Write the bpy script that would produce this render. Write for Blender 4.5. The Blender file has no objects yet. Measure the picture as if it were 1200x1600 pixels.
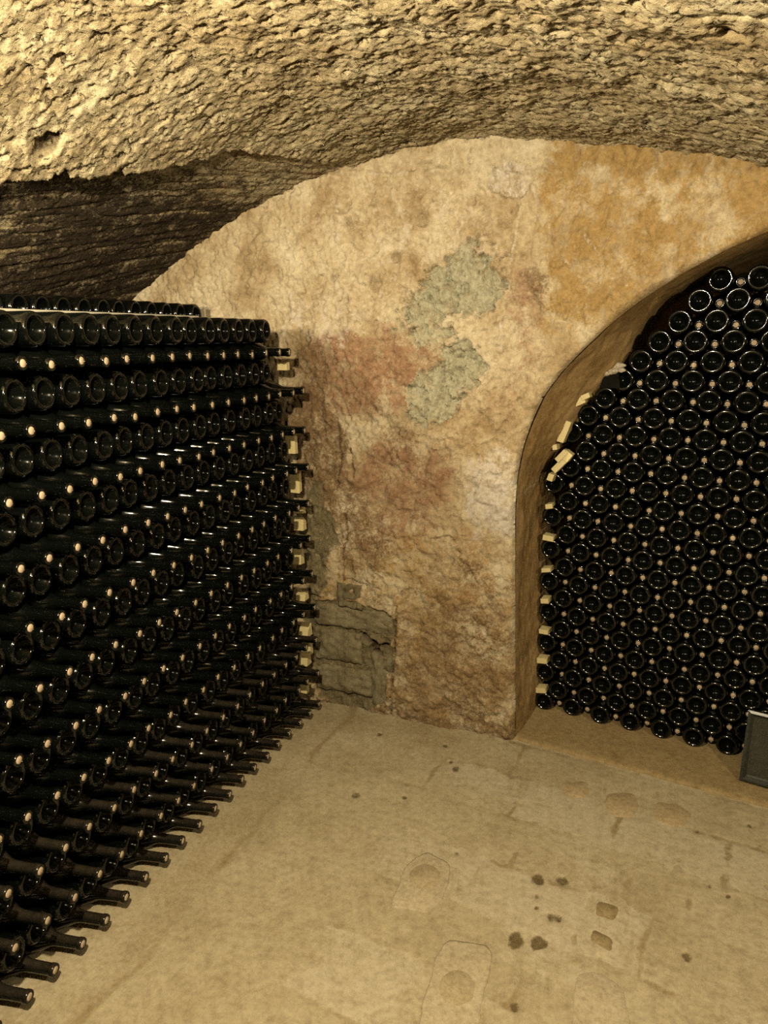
import bpy, math, random
import numpy as np
from mathutils import Matrix, Vector

random.seed(7)
rng = np.random.default_rng(7)
scene = bpy.context.scene
col = scene.collection

# ------------------------------------------------------------------ camera
PITCH, HEAD, ROLL, EYE, FPX = math.radians(13.65), math.radians(22.4), math.radians(-0.6), 1.62, 1120.0
cam_d = bpy.data.cameras.new('camera')
cam_d.sensor_fit = 'VERTICAL'
cam_d.sensor_height = 36.0
cam_d.sensor_width = 27.0
cam_d.lens = FPX / 1600.0 * 36.0
cam_d.clip_start = 0.02
cam = bpy.data.objects.new('camera', cam_d)
col.objects.link(cam)
cam.matrix_world = (Matrix.Translation((0, 0, EYE)) @ Matrix.Rotation(HEAD, 4, 'Z')
                    @ Matrix.Rotation(math.pi / 2 - PITCH, 4, 'X') @ Matrix.Rotation(ROLL, 4, 'Z'))
scene.camera = cam
scene.cycles.use_denoising = False             # keeps the glints on the glass and the grain of the stone
scene.cycles.sample_clamp_indirect = 0.8      # fewer fireflies from the bright stone near the bulbs

# ------------------------------------------------------------------ world, lamps, exposure
world = bpy.data.worlds.new('world')
scene.world = world
world.use_nodes = True
world.node_tree.nodes['Background'].inputs[0].default_value = (0.02, 0.015, 0.01, 1)
world.node_tree.nodes['Background'].inputs[1].default_value = 0.3


def bulb(name, loc, watts, color, radius):
    d = bpy.data.lights.new(name, 'POINT')
    d.energy = watts
    d.color = color
    d.shadow_soft_size = radius
    o = bpy.data.objects.new(name, d)
    o.location = loc
    col.objects.link(o)
    return o


WARM = (1.0, 0.86, 0.585)
bulb('cellar_bulb', (-1.72, 0.72, 1.90), 150, WARM, 0.035)       # above the left stack, near the vault
bulb('cellar_bulb', (-0.55, 0.35, 2.00), 370, WARM, 0.035)       # over the aisle
bulb('cellar_bulb', (1.35, 0.95, 1.95), 120, WARM, 0.035)        # farther along on the right
scene.view_settings.view_transform = 'Standard'
scene.view_settings.look = 'None'
scene.view_settings.gamma = 1.0
scene.view_settings.use_curve_mapping = False
scene.view_settings.exposure = 0.0

# ------------------------------------------------------------------ helpers
_perm = np.random.default_rng(11).permutation(256)
_perm = np.concatenate([_perm, _perm, _perm])
_g = np.random.default_rng(12).normal(size=(256, 3))
_g /= np.linalg.norm(_g, axis=1)[:, None]


def perlin(p):
    pi = np.floor(p).astype(np.int64)
    pf = p - pi
    pi &= 255
    w = pf * pf * pf * (pf * (pf * 6 - 15) + 10)
    out = 0
    for dx in (0, 1):
        wx = w[:, 0] if dx else 1 - w[:, 0]
        for dy in (0, 1):
            wy = w[:, 1] if dy else 1 - w[:, 1]
            for dz in (0, 1):
                wz = w[:, 2] if dz else 1 - w[:, 2]
                h = _perm[_perm[_perm[pi[:, 0] + dx] + pi[:, 1] + dy] + pi[:, 2] + dz]
                g = _g[h]
                out = out + wx * wy * wz * (g[:, 0] * (pf[:, 0] - dx) + g[:, 1] * (pf[:, 1] - dy) + g[:, 2] * (pf[:, 2] - dz))
    return out * 1.6


def fbm(p, octaves=4, gain=0.5):
    a, s, t = 1.0, 0, 0
    q = p.copy()
    for i in range(octaves):
        s = s + a * perlin(q + 17.3 * i)
        t += a
        a *= gain
        q = q * 2.03
    return s / t * 1.4


def cells(p):
    """2D cellular noise: nearest distance, second nearest, id of nearest"""
    pi = np.floor(p).astype(np.int64)
    pf = p - pi
    d1 = np.full(len(p), 9.0)
    d2 = np.full(len(p), 9.0)
    cid = np.zeros(len(p), dtype=np.int64)
    vx, vy = np.zeros(len(p)), np.zeros(len(p))
    for dx in (-1, 0, 1):
        for dy in (-1, 0, 1):
            h = _perm[_perm[(pi[:, 0] + dx) & 255] + ((pi[:, 1] + dy) & 255)]
            jx = _perm[h] / 255.0
            jy = _perm[h + 77] / 255.0
            d = np.hypot(dx + jx - pf[:, 0], dy + jy - pf[:, 1])
            near = d < d1
            d2 = np.where(near, d1, np.minimum(d2, d))
            cid = np.where(near, h, cid)
            vx = np.where(near, pf[:, 0] - dx - jx, vx)
            vy = np.where(near, pf[:, 1] - dy - jy, vy)
            d1 = np.where(near, d, d1)
    return d1, d2, cid, vx, vy


def ss(a, b, x):
    t = np.clip((x - a) / (b - a), 0, 1)
    return t * t * (3 - 2 * t)


def seg_dist(x, y, pts):
    d = np.full(x.shape, 9.0)
    for (ax, ay), (bx, by) in zip(pts[:-1], pts[1:]):
        vx, vy = bx - ax, by - ay
        t = np.clip(((x - ax) * vx + (y - ay) * vy) / (vx * vx + vy * vy), 0, 1)
        d = np.minimum(d, np.hypot(x - ax - t * vx, y - ay - t * vy))
    return d


def mesh_np(name, V, F, mats, smooth=True, attrs=None, mat_idx=None):
    me = bpy.data.meshes.new(name)
    V = np.asarray(V, dtype=np.float32)
    F = np.asarray(F, dtype=np.int32)
    n = F.shape[1]
    me.vertices.add(len(V))
    me.vertices.foreach_set('co', V.ravel())
    me.loops.add(F.size)
    me.loops.foreach_set('vertex_index', F.ravel())
    me.polygons.add(len(F))
    me.polygons.foreach_set('loop_start', np.arange(0, F.size, n, dtype=np.int32))
    me.polygons.foreach_set('loop_total', np.full(len(F), n, dtype=np.int32))
    if mat_idx is not None:
        me.polygons.foreach_set('material_index', np.asarray(mat_idx, dtype=np.int32))
    me.polygons.foreach_set('use_smooth', np.full(len(F), smooth, dtype=bool))
    for k, a in (attrs or {}).items():
        at = me.attributes.new(k, 'FLOAT', 'POINT')
        at.data.foreach_set('value', np.asarray(a, dtype=np.float32))
    for m in (mats if isinstance(mats, (list, tuple)) else [mats]):
        me.materials.append(m)
    me.update()
    me.validate()
    return me


def link(name, me, parent=None, loc=None):
    o = bpy.data.objects.new(name, me)
    col.objects.link(o)
    if loc is not None:
        o.location = loc
    if parent is not None:
        o.parent = parent
    return o


def tag(o, label=None, cat=None, group=None, kind=None):
    if label:
        o['label'] = label
    if cat:
        o['category'] = cat
    if group:
        o['group'] = group
    if kind:
        o['kind'] = kind
    return o


def grid_faces(nu, nv, flip=False):
    i = np.arange(nu - 1)[:, None] * nv + np.arange(nv - 1)[None, :]
    i = i.ravel()
    f = np.stack([i, i + nv, i + nv + 1, i + 1], axis=1)
    return f[:, ::-1] if flip else f


# ------------------------------------------------------------------ materials
def new_mat(name):
    m = bpy.data.materials.new(name)
    m.use_nodes = True
    nt = m.node_tree
    return m, nt, nt.nodes['Principled BSDF']


def node(nt, kind, **kw):
    n = nt.nodes.new(kind)
    for k, v in kw.items():
        setattr(n, k, v)
    return n


def noise_node(nt, scale, detail=6, rough=0.6, coord=None, dist=0.0):
    n = node(nt, 'ShaderNodeTexNoise')
    n.inputs['Scale'].default_value = scale
    n.inputs['Detail'].default_value = detail
    n.inputs['Roughness'].default_value = rough
    n.inputs['Distortion'].default_value = dist
    if coord is not None:
        nt.links.new(coord, n.inputs['Vector'])
    return n


def ramp(nt, fac, stops):
    r = node(nt, 'ShaderNodeValToRGB')
    el = r.color_ramp.elements
    el[0].position, el[0].color = stops[0][0], (*stops[0][1], 1)
    el[1].position, el[1].color = stops[-1][0], (*stops[-1][1], 1)
    for p, c in stops[1:-1]:
        e = el.new(p)
        e.color = (*c, 1)
    nt.links.new(fac, r.inputs['Fac'])
    return r.outputs['Color']


def mix(nt, fac, a, b, mode='MIX'):
    n = node(nt, 'ShaderNodeMix', data_type='RGBA', blend_type=mode)
    for s, v in ((n.inputs[0], fac), (n.inputs[6], a), (n.inputs[7], b)):
        if isinstance(v, (int, float)):
            s.default_value = v
        elif isinstance(v, tuple):
            s.default_value = (*v, 1)
        else:
            nt.links.new(v, s)
    return n.outputs[2]


def attr(nt, name):
    n = node(nt, 'ShaderNodeAttribute', attribute_name=name)
    return n.outputs['Fac']


def mth(nt, op, a, b=0.0, clamp=False):
    n = node(nt, 'ShaderNodeMath', operation=op, use_clamp=clamp)
    for s, v in ((n.inputs[0], a), (n.inputs[1], b)):
        if isinstance(v, (int, float)):
            s.default_value = v
        else:
            nt.links.new(v, s)
    return n.outputs[0]


def bump(nt, bsdf, h, strength, dist):
    b = node(nt, 'ShaderNodeBump')
    b.inputs['Strength'].default_value = strength
    b.inputs['Distance'].default_value = dist
    nt.links.new(h, b.inputs['Height'])
    nt.links.new(b.outputs[0], bsdf.inputs['Normal'])


TONE = 0.5         # old cellar stone is dark; the bulbs are strong


def rock_mat(name, stops, layers, rough=0.9, scale=5.0, bstr=0.6, bdist=0.004, bscale=70.0, spec=0.08, hard=2.6, pitted=0.0):
    """stone with a mottled base and stains or painted shade whose outlines come from named masks on the mesh"""
    m, nt, bs = new_mat(name)
    geo = node(nt, 'ShaderNodeNewGeometry')
    pos = geo.outputs['Position']
    n1 = noise_node(nt, scale, 8, 0.65, pos, 0.3)
    c = ramp(nt, n1.outputs['Fac'], stops)
    n2 = noise_node(nt, scale * 9, 5, 0.65, pos)
    n5 = noise_node(nt, scale * 24, 4, 0.6, pos)
    n3 = noise_node(nt, scale * 3.1, 6, 0.6, pos, 0.5)
    c = mix(nt, 0.55, c, ramp(nt, n2.outputs['Fac'], [(0.32, (0.66, 0.60, 0.54)), (0.5, (1, 1, 1)), (0.68, (1.18, 1.18, 1.15))]), 'MULTIPLY')
    for mask, colors, lo, hi in layers:
        cc = ramp(nt, n2.outputs['Fac'], [(0.3, colors[0]), (0.7, colors[1])])
        brk = mth(nt, 'ADD', mth(nt, 'MULTIPLY', n3.outputs['Fac'], 0.65), mth(nt, 'SUBTRACT', mth(nt, 'ADD', mth(nt, 'MULTIPLY', n2.outputs['Fac'], 0.65), mth(nt, 'MULTIPLY', n5.outputs['Fac'], 0.5)), 0.40))
        f = mth(nt, 'MULTIPLY', mth(nt, 'ADD', brk, mth(nt, 'SUBTRACT', mth(nt, 'MULTIPLY', attr(nt, mask), 0.62), 0.80)), hard, True)
        c = mix(nt, f, c, cc)
    fine = ramp(nt, noise_node(nt, 55, 5, 0.7, pos).outputs['Fac'], [(0.3, (0.72, 0.70, 0.68)), (0.55, (1, 1, 1)), (0.75, (1.12, 1.12, 1.1))])
    c = mix(nt, 0.8, c, fine, 'MULTIPLY')
    c = mix(nt, 1.0, c, (TONE, TONE, TONE), 'MULTIPLY')
    nt.links.new(c, bs.inputs['Base Color'])
    bs.inputs['Roughness'].default_value = rough
    bs.inputs['Specular IOR Level'].default_value = spec
    h = noise_node(nt, bscale, 7, 0.7, pos).outputs['Fac']
    if pitted:
        mp = node(nt, 'ShaderNodeMapping')
        mp.inputs['Scale'].default_value = (1.0, 1.7, 1.0)
        nt.links.new(pos, mp.inputs[0])
        p1 = ramp(nt, noise_node(nt, 42, 4, 0.6, mp.outputs[0], 0.6).outputs['Fac'], [(0.34, (1, 1, 1)), (0.42, (0, 0, 0))])
        c = mix(nt, mth(nt, 'MULTIPLY', p1, 0.75), c, (0.05, 0.035, 0.018))
        nt.links.new(c, bs.inputs['Base Color'])
        h = mth(nt, 'SUBTRACT', h, mth(nt, 'MULTIPLY', p1, pitted))
    bump(nt, bs, h, bstr, bdist)
    return m


M_wall = rock_mat('flaking_limewash', [(0.30, (0.30, 0.20, 0.10)), (0.43, (0.47, 0.355, 0.21)), (0.55, (0.61, 0.50, 0.33)), (0.70, (0.70, 0.61, 0.44))],
                  [('ochre', ((0.30, 0.180, 0.065), (0.47, 0.315, 0.130)), 0.5, 1.5),
                   ('red', ((0.20, 0.095, 0.045), (0.44, 0.28, 0.17)), 0.3, 1.4),
                   ('umber_shade', ((0.13, 0.075, 0.035), (0.26, 0.17, 0.09)), 0.4, 1.4),
                   ('white', ((0.58, 0.50, 0.42), (0.72, 0.64, 0.54)), 0.4, 1.5),
                   ('grey', ((0.33, 0.305, 0.20), (0.53, 0.49, 0.35)), 0.7, 1.5),
                   ('slate', ((0.12, 0.095, 0.05), (0.22, 0.18, 0.105)), 0.6, 1.5),
                   ('pit', ((0.05, 0.03, 0.015), (0.12, 0.07, 0.035)), 0.5, 1.2)], bstr=0.8, bdist=0.008, hard=3.4)
M_ceil = rock_mat('pitted_vault_stone', [(0.30, (0.36, 0.265, 0.14)), (0.48, (0.52, 0.415, 0.245)), (0.62, (0.60, 0.505, 0.32)), (0.75, (0.65, 0.575, 0.40))],
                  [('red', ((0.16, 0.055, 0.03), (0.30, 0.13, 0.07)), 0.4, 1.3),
                   ('soot_shade', ((0.018, 0.012, 0.008), (0.075, 0.052, 0.030)), 0.7, 1.4),
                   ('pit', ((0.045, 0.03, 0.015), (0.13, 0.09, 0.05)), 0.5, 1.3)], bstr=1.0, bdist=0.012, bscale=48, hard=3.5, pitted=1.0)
M_dark_wall = rock_mat('darkened_cellar_stone', [(0.3, (0.02, 0.015, 0.01)), (0.5, (0.05, 0.038, 0.024)), (0.7, (0.09, 0.07, 0.045))], [], bstr=0.7)  # made near-black so the off-view walls reflect little light onto the glass
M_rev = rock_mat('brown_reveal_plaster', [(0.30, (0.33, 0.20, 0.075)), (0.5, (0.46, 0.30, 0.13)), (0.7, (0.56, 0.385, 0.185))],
                 [('soot_shade', ((0.05, 0.035, 0.02), (0.16, 0.11, 0.06)), 0.6, 1.4),
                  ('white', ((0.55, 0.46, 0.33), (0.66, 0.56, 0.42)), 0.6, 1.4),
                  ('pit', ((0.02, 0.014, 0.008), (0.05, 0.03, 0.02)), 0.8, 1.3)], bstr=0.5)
M_floor = rock_mat('worn_cement_floor', [(0.30, (0.36, 0.29, 0.17)), (0.5, (0.45, 0.375, 0.235)), (0.7, (0.51, 0.435, 0.285))],
                   [('pale', ((0.46, 0.39, 0.26), (0.56, 0.48, 0.33)), 0.4, 1.3),
                    ('joint', ((0.26, 0.19, 0.095), (0.35, 0.27, 0.15)), 0.3, 1.2),
                    ('spot', ((0.09, 0.065, 0.03), (0.19, 0.14, 0.07)), 0.5, 1.4)], bstr=0.22, bdist=0.003, scale=3.0, rough=0.8, spec=0.12, hard=3.4)
M_slab = rock_mat('niche_cement', [(0.3, (0.30, 0.215, 0.10)), (0.6, (0.36, 0.265, 0.135)), (0.8, (0.40, 0.30, 0.16))], [], bstr=0.15, bdist=0.002, scale=4.0, rough=0.75)
M_block = rock_mat('grey_building_stone', [(0.3, (0.13, 0.105, 0.058)), (0.5, (0.21, 0.175, 0.105)), (0.7, (0.29, 0.25, 0.16))], [], bstr=0.7, scale=9.0)
M_paver = rock_mat('pale_paving_stone', [(0.3, (0.43, 0.35, 0.22)), (0.5, (0.49, 0.41, 0.27)), (0.7, (0.54, 0.46, 0.31))], [], bstr=0.2, bdist=0.002, scale=8.0, rough=0.75)
M_pink = rock_mat('pinkish_paving_stone', [(0.3, (0.41, 0.31, 0.175)), (0.5, (0.46, 0.355, 0.205)), (0.7, (0.50, 0.395, 0.235))], [], bstr=0.2, bdist=0.002, scale=8.0, rough=0.75)
M_inset = rock_mat('round_stone_inset', [(0.3, (0.36, 0.285, 0.165)), (0.5, (0.43, 0.35, 0.21)), (0.7, (0.48, 0.39, 0.25))], [], bstr=0.25, bdist=0.002, scale=12.0, rough=0.75)
M_inset_dark = rock_mat('dark_stone_inset', [(0.3, (0.24, 0.175, 0.085)), (0.5, (0.31, 0.235, 0.125)), (0.7, (0.36, 0.28, 0.155))], [], bstr=0.25, bdist=0.002, scale=14.0, rough=0.8)


def glass_mat(name, dust, spec, rough):
    m, nt, bs = new_mat(name)
    geo = node(nt, 'ShaderNodeNewGeometry')
    bs.inputs['Roughness'].default_value = rough
    bs.inputs['IOR'].default_value = 1.5
    bs.inputs['Specular IOR Level'].default_value = spec
    dark = (0.0012, 0.0015, 0.0012)
    if dust:
        sep = node(nt, 'ShaderNodeSeparateXYZ')
        nt.links.new(geo.outputs['Normal'], sep.inputs[0])
        n = noise_node(nt, 38, 5, 0.6, geo.outputs['Position'])
        top = mth(nt, 'MULTIPLY', sep.outputs[2], 1.0, True)
        f = mth(nt, 'MULTIPLY', top, mth(nt, 'MULTIPLY', n.outputs['Fac'], dust), True)
        nt.links.new(mix(nt, f, dark, (0.10, 0.075, 0.05)), bs.inputs['Base Color'])
        nt.links.new(mth(nt, 'ADD', mth(nt, 'MULTIPLY', f, 0.8), rough), bs.inputs['Roughness'])
    else:
        bs.inputs['Base Color'].default_value = (*dark, 1)
    return m


M_glass = glass_mat('dark_bottle_glass', 0, 0.45, 0.11)
M_dusty = glass_mat('dusty_bottle_glass', 0.22, 0.30, 0.13)
M_punt = glass_mat('low_gloss_bottle_hollow', 0, 0.07, 0.16)  # specular cut so the hollow mirrors little of the lit room
M_heel = glass_mat('polished_bottle_heel', 0, 0.6, 0.11)
M_heel_dull = glass_mat('dull_bottle_heel', 0, 0.45, 0.09)


def plain_mat(name, c0, c1, rough=0.8, scale=60.0, stretch=None, bstr=0.2):
    m, nt, bs = new_mat(name)
    tc = node(nt, 'ShaderNodeTexCoord')
    v = tc.outputs['Object']
    if stretch:
        mp = node(nt, 'ShaderNodeMapping')
        mp.inputs['Scale'].default_value = stretch
        nt.links.new(v, mp.inputs[0])
        v = mp.outputs[0]
    n = noise_node(nt, scale, 5, 0.6, v)
    c0, c1 = tuple(v * TONE for v in c0), tuple(v * TONE for v in c1)
    nt.links.new(ramp(nt, n.outputs['Fac'], [(0.3, c0), (0.7, c1)]), bs.inputs['Base Color'])
    bs.inputs['Roughness'].default_value = rough
    bump(nt, bs, n.outputs['Fac'], bstr, 0.001)
    return m


M_cork = plain_mat('cork_face', (0.44, 0.32, 0.20), (0.58, 0.44, 0.29), 0.85, 350)
M_wood = plain_mat('pale_yellow_wood', (0.62, 0.50, 0.22), (0.74, 0.62, 0.32), 0.7, 30, (1, 1, 0.15))
M_lath = plain_mat('pale_lath_wood', (0.55, 0.50, 0.38), (0.70, 0.64, 0.50), 0.6, 30, (1, 0.1, 1))
M_frame = plain_mat('dark_painted_frame', (0.020, 0.022, 0.017), (0.034, 0.036, 0.028), 0.38, 40)
M_black = plain_mat('blackened_wood', (0.004, 0.004, 0.003), (0.009, 0.008, 0.006), 0.9, 40)
M_black.node_tree.nodes['Principled BSDF'].inputs['Specular IOR Level'].default_value = 0.05
M_mortar = plain_mat('crumbling_mortar', (0.34, 0.27, 0.18), (0.60, 0.52, 0.40), 0.95, 90, None, 0.6)
_m, _nt, _bs = new_mat('dark_slate_panel')
_n = noise_node(_nt, 6, 4, 0.5)
_nt.links.new(ramp(_nt, _n.outputs['Fac'], [(0.3, (0.012, 0.012, 0.009)), (0.7, (0.022, 0.021, 0.016))]), _bs.inputs['Base Color'])
_bs.inputs['Roughness'].default_value = 0.22
M_panel = _m

# ------------------------------------------------------------------ niche frame (turned a little from the pillar wall)
TH = math.radians(7.2)
E1 = np.array([math.cos(TH), -math.sin(TH), 0.0])
E2 = np.array([math.sin(TH), math.cos(TH), 0.0])
ON = np.array([-0.54, 2.65, 0.0])


def NP(a, d, z):
    a, d, z = np.broadcast_arrays(np.asarray(a, float), np.asarray(d, float), np.asarray(z, float))
    return ON + a[..., None] * E1 + d[..., None] * E2 + z[..., None] * np.array([0, 0, 1.0])


# arch outline of the niche in its own frame (distance from pillar edge, height)
_half = [(0.017, -0.02), (0.012, 0.2), (0.0, 0.5), (-0.007, 0.75), (-0.015, 0.95), (-0.012, 1.10), (0.006, 1.216), (0.037, 1.32), (0.082, 1.419), (0.135, 1.492), (0.191, 1.554),
         (0.294, 1.655), (0.393, 1.733), (0.506, 1.807), (0.63, 1.873), (0.748, 1.922), (0.90, 1.962), (1.08, 1.978)]
_full = _half + [(2.16 - a, z) for a, z in reversed(_half[:-1])]
_fa = np.array(_full)
_t = np.concatenate([[0], np.cumsum(np.hypot(*np.diff(_fa, axis=0).T))])
_ts = np.arange(0, _t[-1], 0.012)
ARCH = np.stack([np.interp(_ts, _t, _fa[:, 0]), np.interp(_ts, _t, _fa[:, 1])], axis=1)
for _ in range(6):
    ARCH[1:-1] = 0.25 * ARCH[:-2] + 0.5 * ARCH[1:-1] + 0.25 * ARCH[2:]
_tan = np.gradient(ARCH, axis=0)
_tan /= np.linalg.norm(_tan, axis=1)[:, None]
ARCH_N = np.stack([_tan[:, 1], -_tan[:, 0]], axis=1)        # towards the opening


def arch_sdf(a, z):
    """signed distance to the arch outline (positive in the masonry), with direction to the outline"""
    best = np.full(a.shape, 9.0)
    idx = np.zeros(a.shape, dtype=int)
    for s in range(0, len(ARCH), 4):
        d = np.hypot(a - ARCH[s, 0], z - ARCH[s, 1])
        k = d < best
        best = np.where(k, d, best)
        idx = np.where(k, s, idx)
    base = idx.copy()
    for off in (-3, -2, -1, 1, 2, 3):
        j = np.clip(base + off, 0, len(ARCH) - 1)
        d = np.hypot(a - ARCH[j, 0], z - ARCH[j, 1])
        k = d < best
        best = np.where(k, d, best)
        idx = np.where(k, j, idx)
    da, dz = a - ARCH[idx, 0], z - ARCH[idx, 1]
    n = ARCH_N[idx]
    sd = -(da * n[:, 0] + dz * n[:, 1])
    return np.where(np.abs(best) > 0.1, np.sign(sd) * best, sd), n


def vault(x):
    left = 2.285 - (x + 0.83) ** 2 / 4.3
    right = np.maximum(2.285 - (x + 0.83) ** 2 / 5.4, 2.055 + 0.02 * np.exp(-(x - 0.2)))
    return np.where(x < -0.83, left, right)


def spaced(a, b, c, d, fine, coarse):
    return np.unique(np.round(np.concatenate([np.arange(a, b, coarse), np.arange(b, c, fine), np.arange(c, d + coarse, coarse)]), 5))


# ------------------------------------------------------------------ pillar wall with the arch
def blob(u, z, cx, cz, rx, rz, ang=0.0, wob=None, soft=0.35):
    c, s = math.cos(ang), math.sin(ang)
    x, y = (u - cx), (z - cz)
    d = np.hypot((c * x + s * y) / rx, (-s * x + c * y) / rz)
    if wob is not None:
        d = d + wob
    return 1 - ss(1 - soft, 1 + soft, d)


us = spaced(-2.9, -2.35, 0.36, 2.6, 0.0052, 0.04)
zs = np.concatenate([np.arange(-0.03, 2.40, 0.0052)])
U, Z = [g.ravel() for g in np.meshgrid(us, zs, indexing='ij')]
A = U + 0.54
SD, SN = arch_sdf(A, Z)
snap = (np.abs(SD) < 0.0036) & (A > -0.2)
A = np.where(snap, A + SD * SN[:, 0], A)
Z = np.where(snap, Z + SD * SN[:, 1], Z)
U = A - 0.54
SD = np.where(snap, 0.0, SD)
P3 = np.stack([U, np.zeros_like(U), Z], axis=1)
wob = fbm(P3 * 7.0 + 3.1, 5, 0.6) * 0.55
wob2 = fbm(P3 * 18.0 + 9.1, 4, 0.6) * 0.4
low = fbm(P3 * 2.2, 3)
mid = fbm(P3 * 9.0 + 5.0, 4, 0.55)
fine = fbm(P3 * 34.0 + 1.0, 4, 0.6)

wobg = wob + 0.55 * wob2 + 0.35 * fine
left_wall = 1 - ss(-0.56, -0.50, U + 0.02 * wob)
grey = np.maximum.reduce([blob(U, Z, -0.775, 1.815, 0.17, 0.12, 0.45, wobg, 0.22), 0.9 * blob(U, Z, -0.90, 1.725, 0.13, 0.075, 0.25, wobg, 0.35), 0.8 * blob(U, Z, -0.86, 1.63, 0.10, 0.05, 0.2, wobg, 0.5),
                          blob(U, Z, -0.775, 1.545, 0.085, 0.11, 0.2, wobg, 0.2), blob(U, Z, -0.875, 1.405, 0.145, 0.085, 0.75, wobg, 0.2)])
chip = blob(U, Z, -0.605, 2.150, 0.075, 0.060, -0.3, wob * 0.7, 0.15)
slate = np.maximum.reduce([blob(U, Z, -1.30, 0.22, 0.26, 0.24, 0, wob * 0.6, 0.18) * (1 - ss(-1.075, -1.045, U + 0.01 * wob + 0.03 * (Z < 0.2))),
                           blob(U, Z, -1.28, 0.42, 0.24, 0.09, 0, wob * 0.6, 0.25) * (1 - ss(-1.06, -1.03, U)),
                           0.65 * blob(U, Z, -1.42, 0.75, 0.12, 0.30, 0, wob, 0.4)])
red = np.maximum.reduce([blob(U, Z, -1.10, 1.50, 0.36, 0.17, -0.10, wob, 0.45), 0.95 * blob(U, Z, -1.30, 1.40, 0.18, 0.16, 0, wob, 0.4),
                         0.85 * blob(U, Z, -0.53, 1.70, 0.07, 0.20, 0.2, wob, 0.5), 0.6 * blob(U, Z, -0.60, 1.43, 0.13, 0.12, 0, wob, 0.5),
                         0.95 * blob(U, Z, -1.00, 1.05, 0.28, 0.22, 0.5, wob, 0.5), 0.7 * blob(U, Z, -1.23, 0.90, 0.22, 0.30, 0, wob, 0.5),
                         0.55 * blob(U, Z, -0.66, 0.55, 0.22, 0.28, 0, wob, 0.5), 0.5 * blob(U, Z, -1.28, 1.90, 0.16, 0.06, 0.1, wob, 0.6),
                         0.5 * blob(U, Z, -0.78, 0.83, 0.25, 0.10, 0, wob, 0.5)])
umber_shade = np.maximum.reduce([0.9 * blob(U, Z, -1.40, 1.15, 0.17, 0.36, 0.1, wob, 0.4), 0.8 * blob(U, Z, -1.42, 1.50, 0.10, 0.10, 0, wob, 0.4),  # brown stains, with the stack's shade low on the wall painted in
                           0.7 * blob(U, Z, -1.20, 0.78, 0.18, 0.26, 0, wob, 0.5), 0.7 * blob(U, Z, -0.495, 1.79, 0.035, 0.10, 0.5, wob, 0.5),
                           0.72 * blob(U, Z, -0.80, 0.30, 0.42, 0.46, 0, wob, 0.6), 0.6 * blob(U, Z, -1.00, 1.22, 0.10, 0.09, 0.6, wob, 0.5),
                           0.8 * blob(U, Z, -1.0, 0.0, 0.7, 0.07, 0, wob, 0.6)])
ochre = np.maximum.reduce([1.05 * ss(-0.59, -0.45, U + 0.06 * wob) * ss(1.35, 1.75, Z + 0.1 * wob), 0.8 * (1 - ss(0.75, 1.15, Z + 0.15 * wob)), 0.35 * blob(U, Z, -1.02, 2.10, 0.2, 0.12, 0, wob, 0.6),
                           0.5 * ss(-1.6, -1.5, U) * (1 - ss(1.2, 1.45, Z + 0.1 * wob))]) * (0.55 + 0.45 * ss(-0.5, 0.4, mid))
white = np.maximum.reduce([0.9 * blob(U, Z, -0.65, 1.02, 0.12, 0.20, 0.1, wob, 0.5), 0.6 * blob(U, Z, -0.75, 1.93, 0.14, 0.05, -0.3, wob, 0.5),
                           0.45 * blob(U, Z, -1.0, 2.0, 0.55, 0.26, -0.2, wob, 0.6), 0.55 * blob(U, Z, -1.35, 1.72, 0.30, 0.13, 0, wob, 0.5), 0.6 * ss(0.03, 0.0, np.abs(SD)) * (Z < 1.15) * (wob > -0.1),
                           0.7 * chip])
veins = [[(-0.528, 2.122), (-0.50, 2.06), (-0.484, 2.036), (-0.45, 1.95), (-0.429, 1.908), (-0.364, 1.832), (-0.285, 1.776)],
         [(-0.57, 2.043), (-0.592, 1.897), (-0.605, 1.82), (-0.615, 1.745), (-0.625, 1.65), (-0.616, 1.543)], [(-0.349, 1.964), (-0.30, 1.90), (-0.256, 1.816)], [(-0.25, 1.90), (-0.20, 1.84), (-0.19, 1.78)],
         [(-1.33, 2.215), (-1.18, 2.222), (-1.03, 2.20), (-0.80, 2.20)], [(-1.05, 2.22), (-1.04, 2.12)]]
vein = np.zeros_like(U)
for v in veins:
    d = seg_dist(U + 0.012 * wob2, Z + 0.012 * wob, v)
    vein = np.maximum(vein, 1 - ss(0.003, 0.013, d))
white = np.maximum(white, vein * 0.6 * ss(-0.5, 0.2, mid))
cracks = [[(-1.269, 0.90), (-1.262, 0.80), (-1.284, 0.72), (-1.284, 0.605)], [(-1.038, 0.52), (-1.048, 0.364), (-1.060, 0.213), (-1.072, 0.0)], [(-1.26, 0.612), (-1.21, 0.600), (-1.165, 0.588)],
          [(-1.36, 0.60), (-1.40, 0.55)], [(-0.88, 0.83), (-0.82, 0.845), (-0.80, 0.84)], [(-1.30, 1.30), (-1.28, 1.12), (-1.31, 1.0)], [(-1.235, 1.18), (-1.22, 1.06)], [(-1.37, 1.33), (-1.35, 1.20)]]
crack = np.zeros_like(U)
for v in cracks:
    d = seg_dist(U + 0.010 * wob2, Z + 0.008 * wob, v)
    crack = np.maximum(crack, 1 - ss(0.002, 0.010, d))
cav = np.maximum.reduce([blob(U, Z, -1.185, 0.345, 0.035, 0.014, -0.7, wob2 * 0.6, 0.3), blob(U, Z, -1.145, 0.285, 0.025, 0.05, 0.2, wob2 * 0.6, 0.3), blob(U, Z, -1.10, 0.325, 0.022, 0.010, 0.3, wob2 * 0.6, 0.3)])
pits = np.zeros_like(U)
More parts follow.
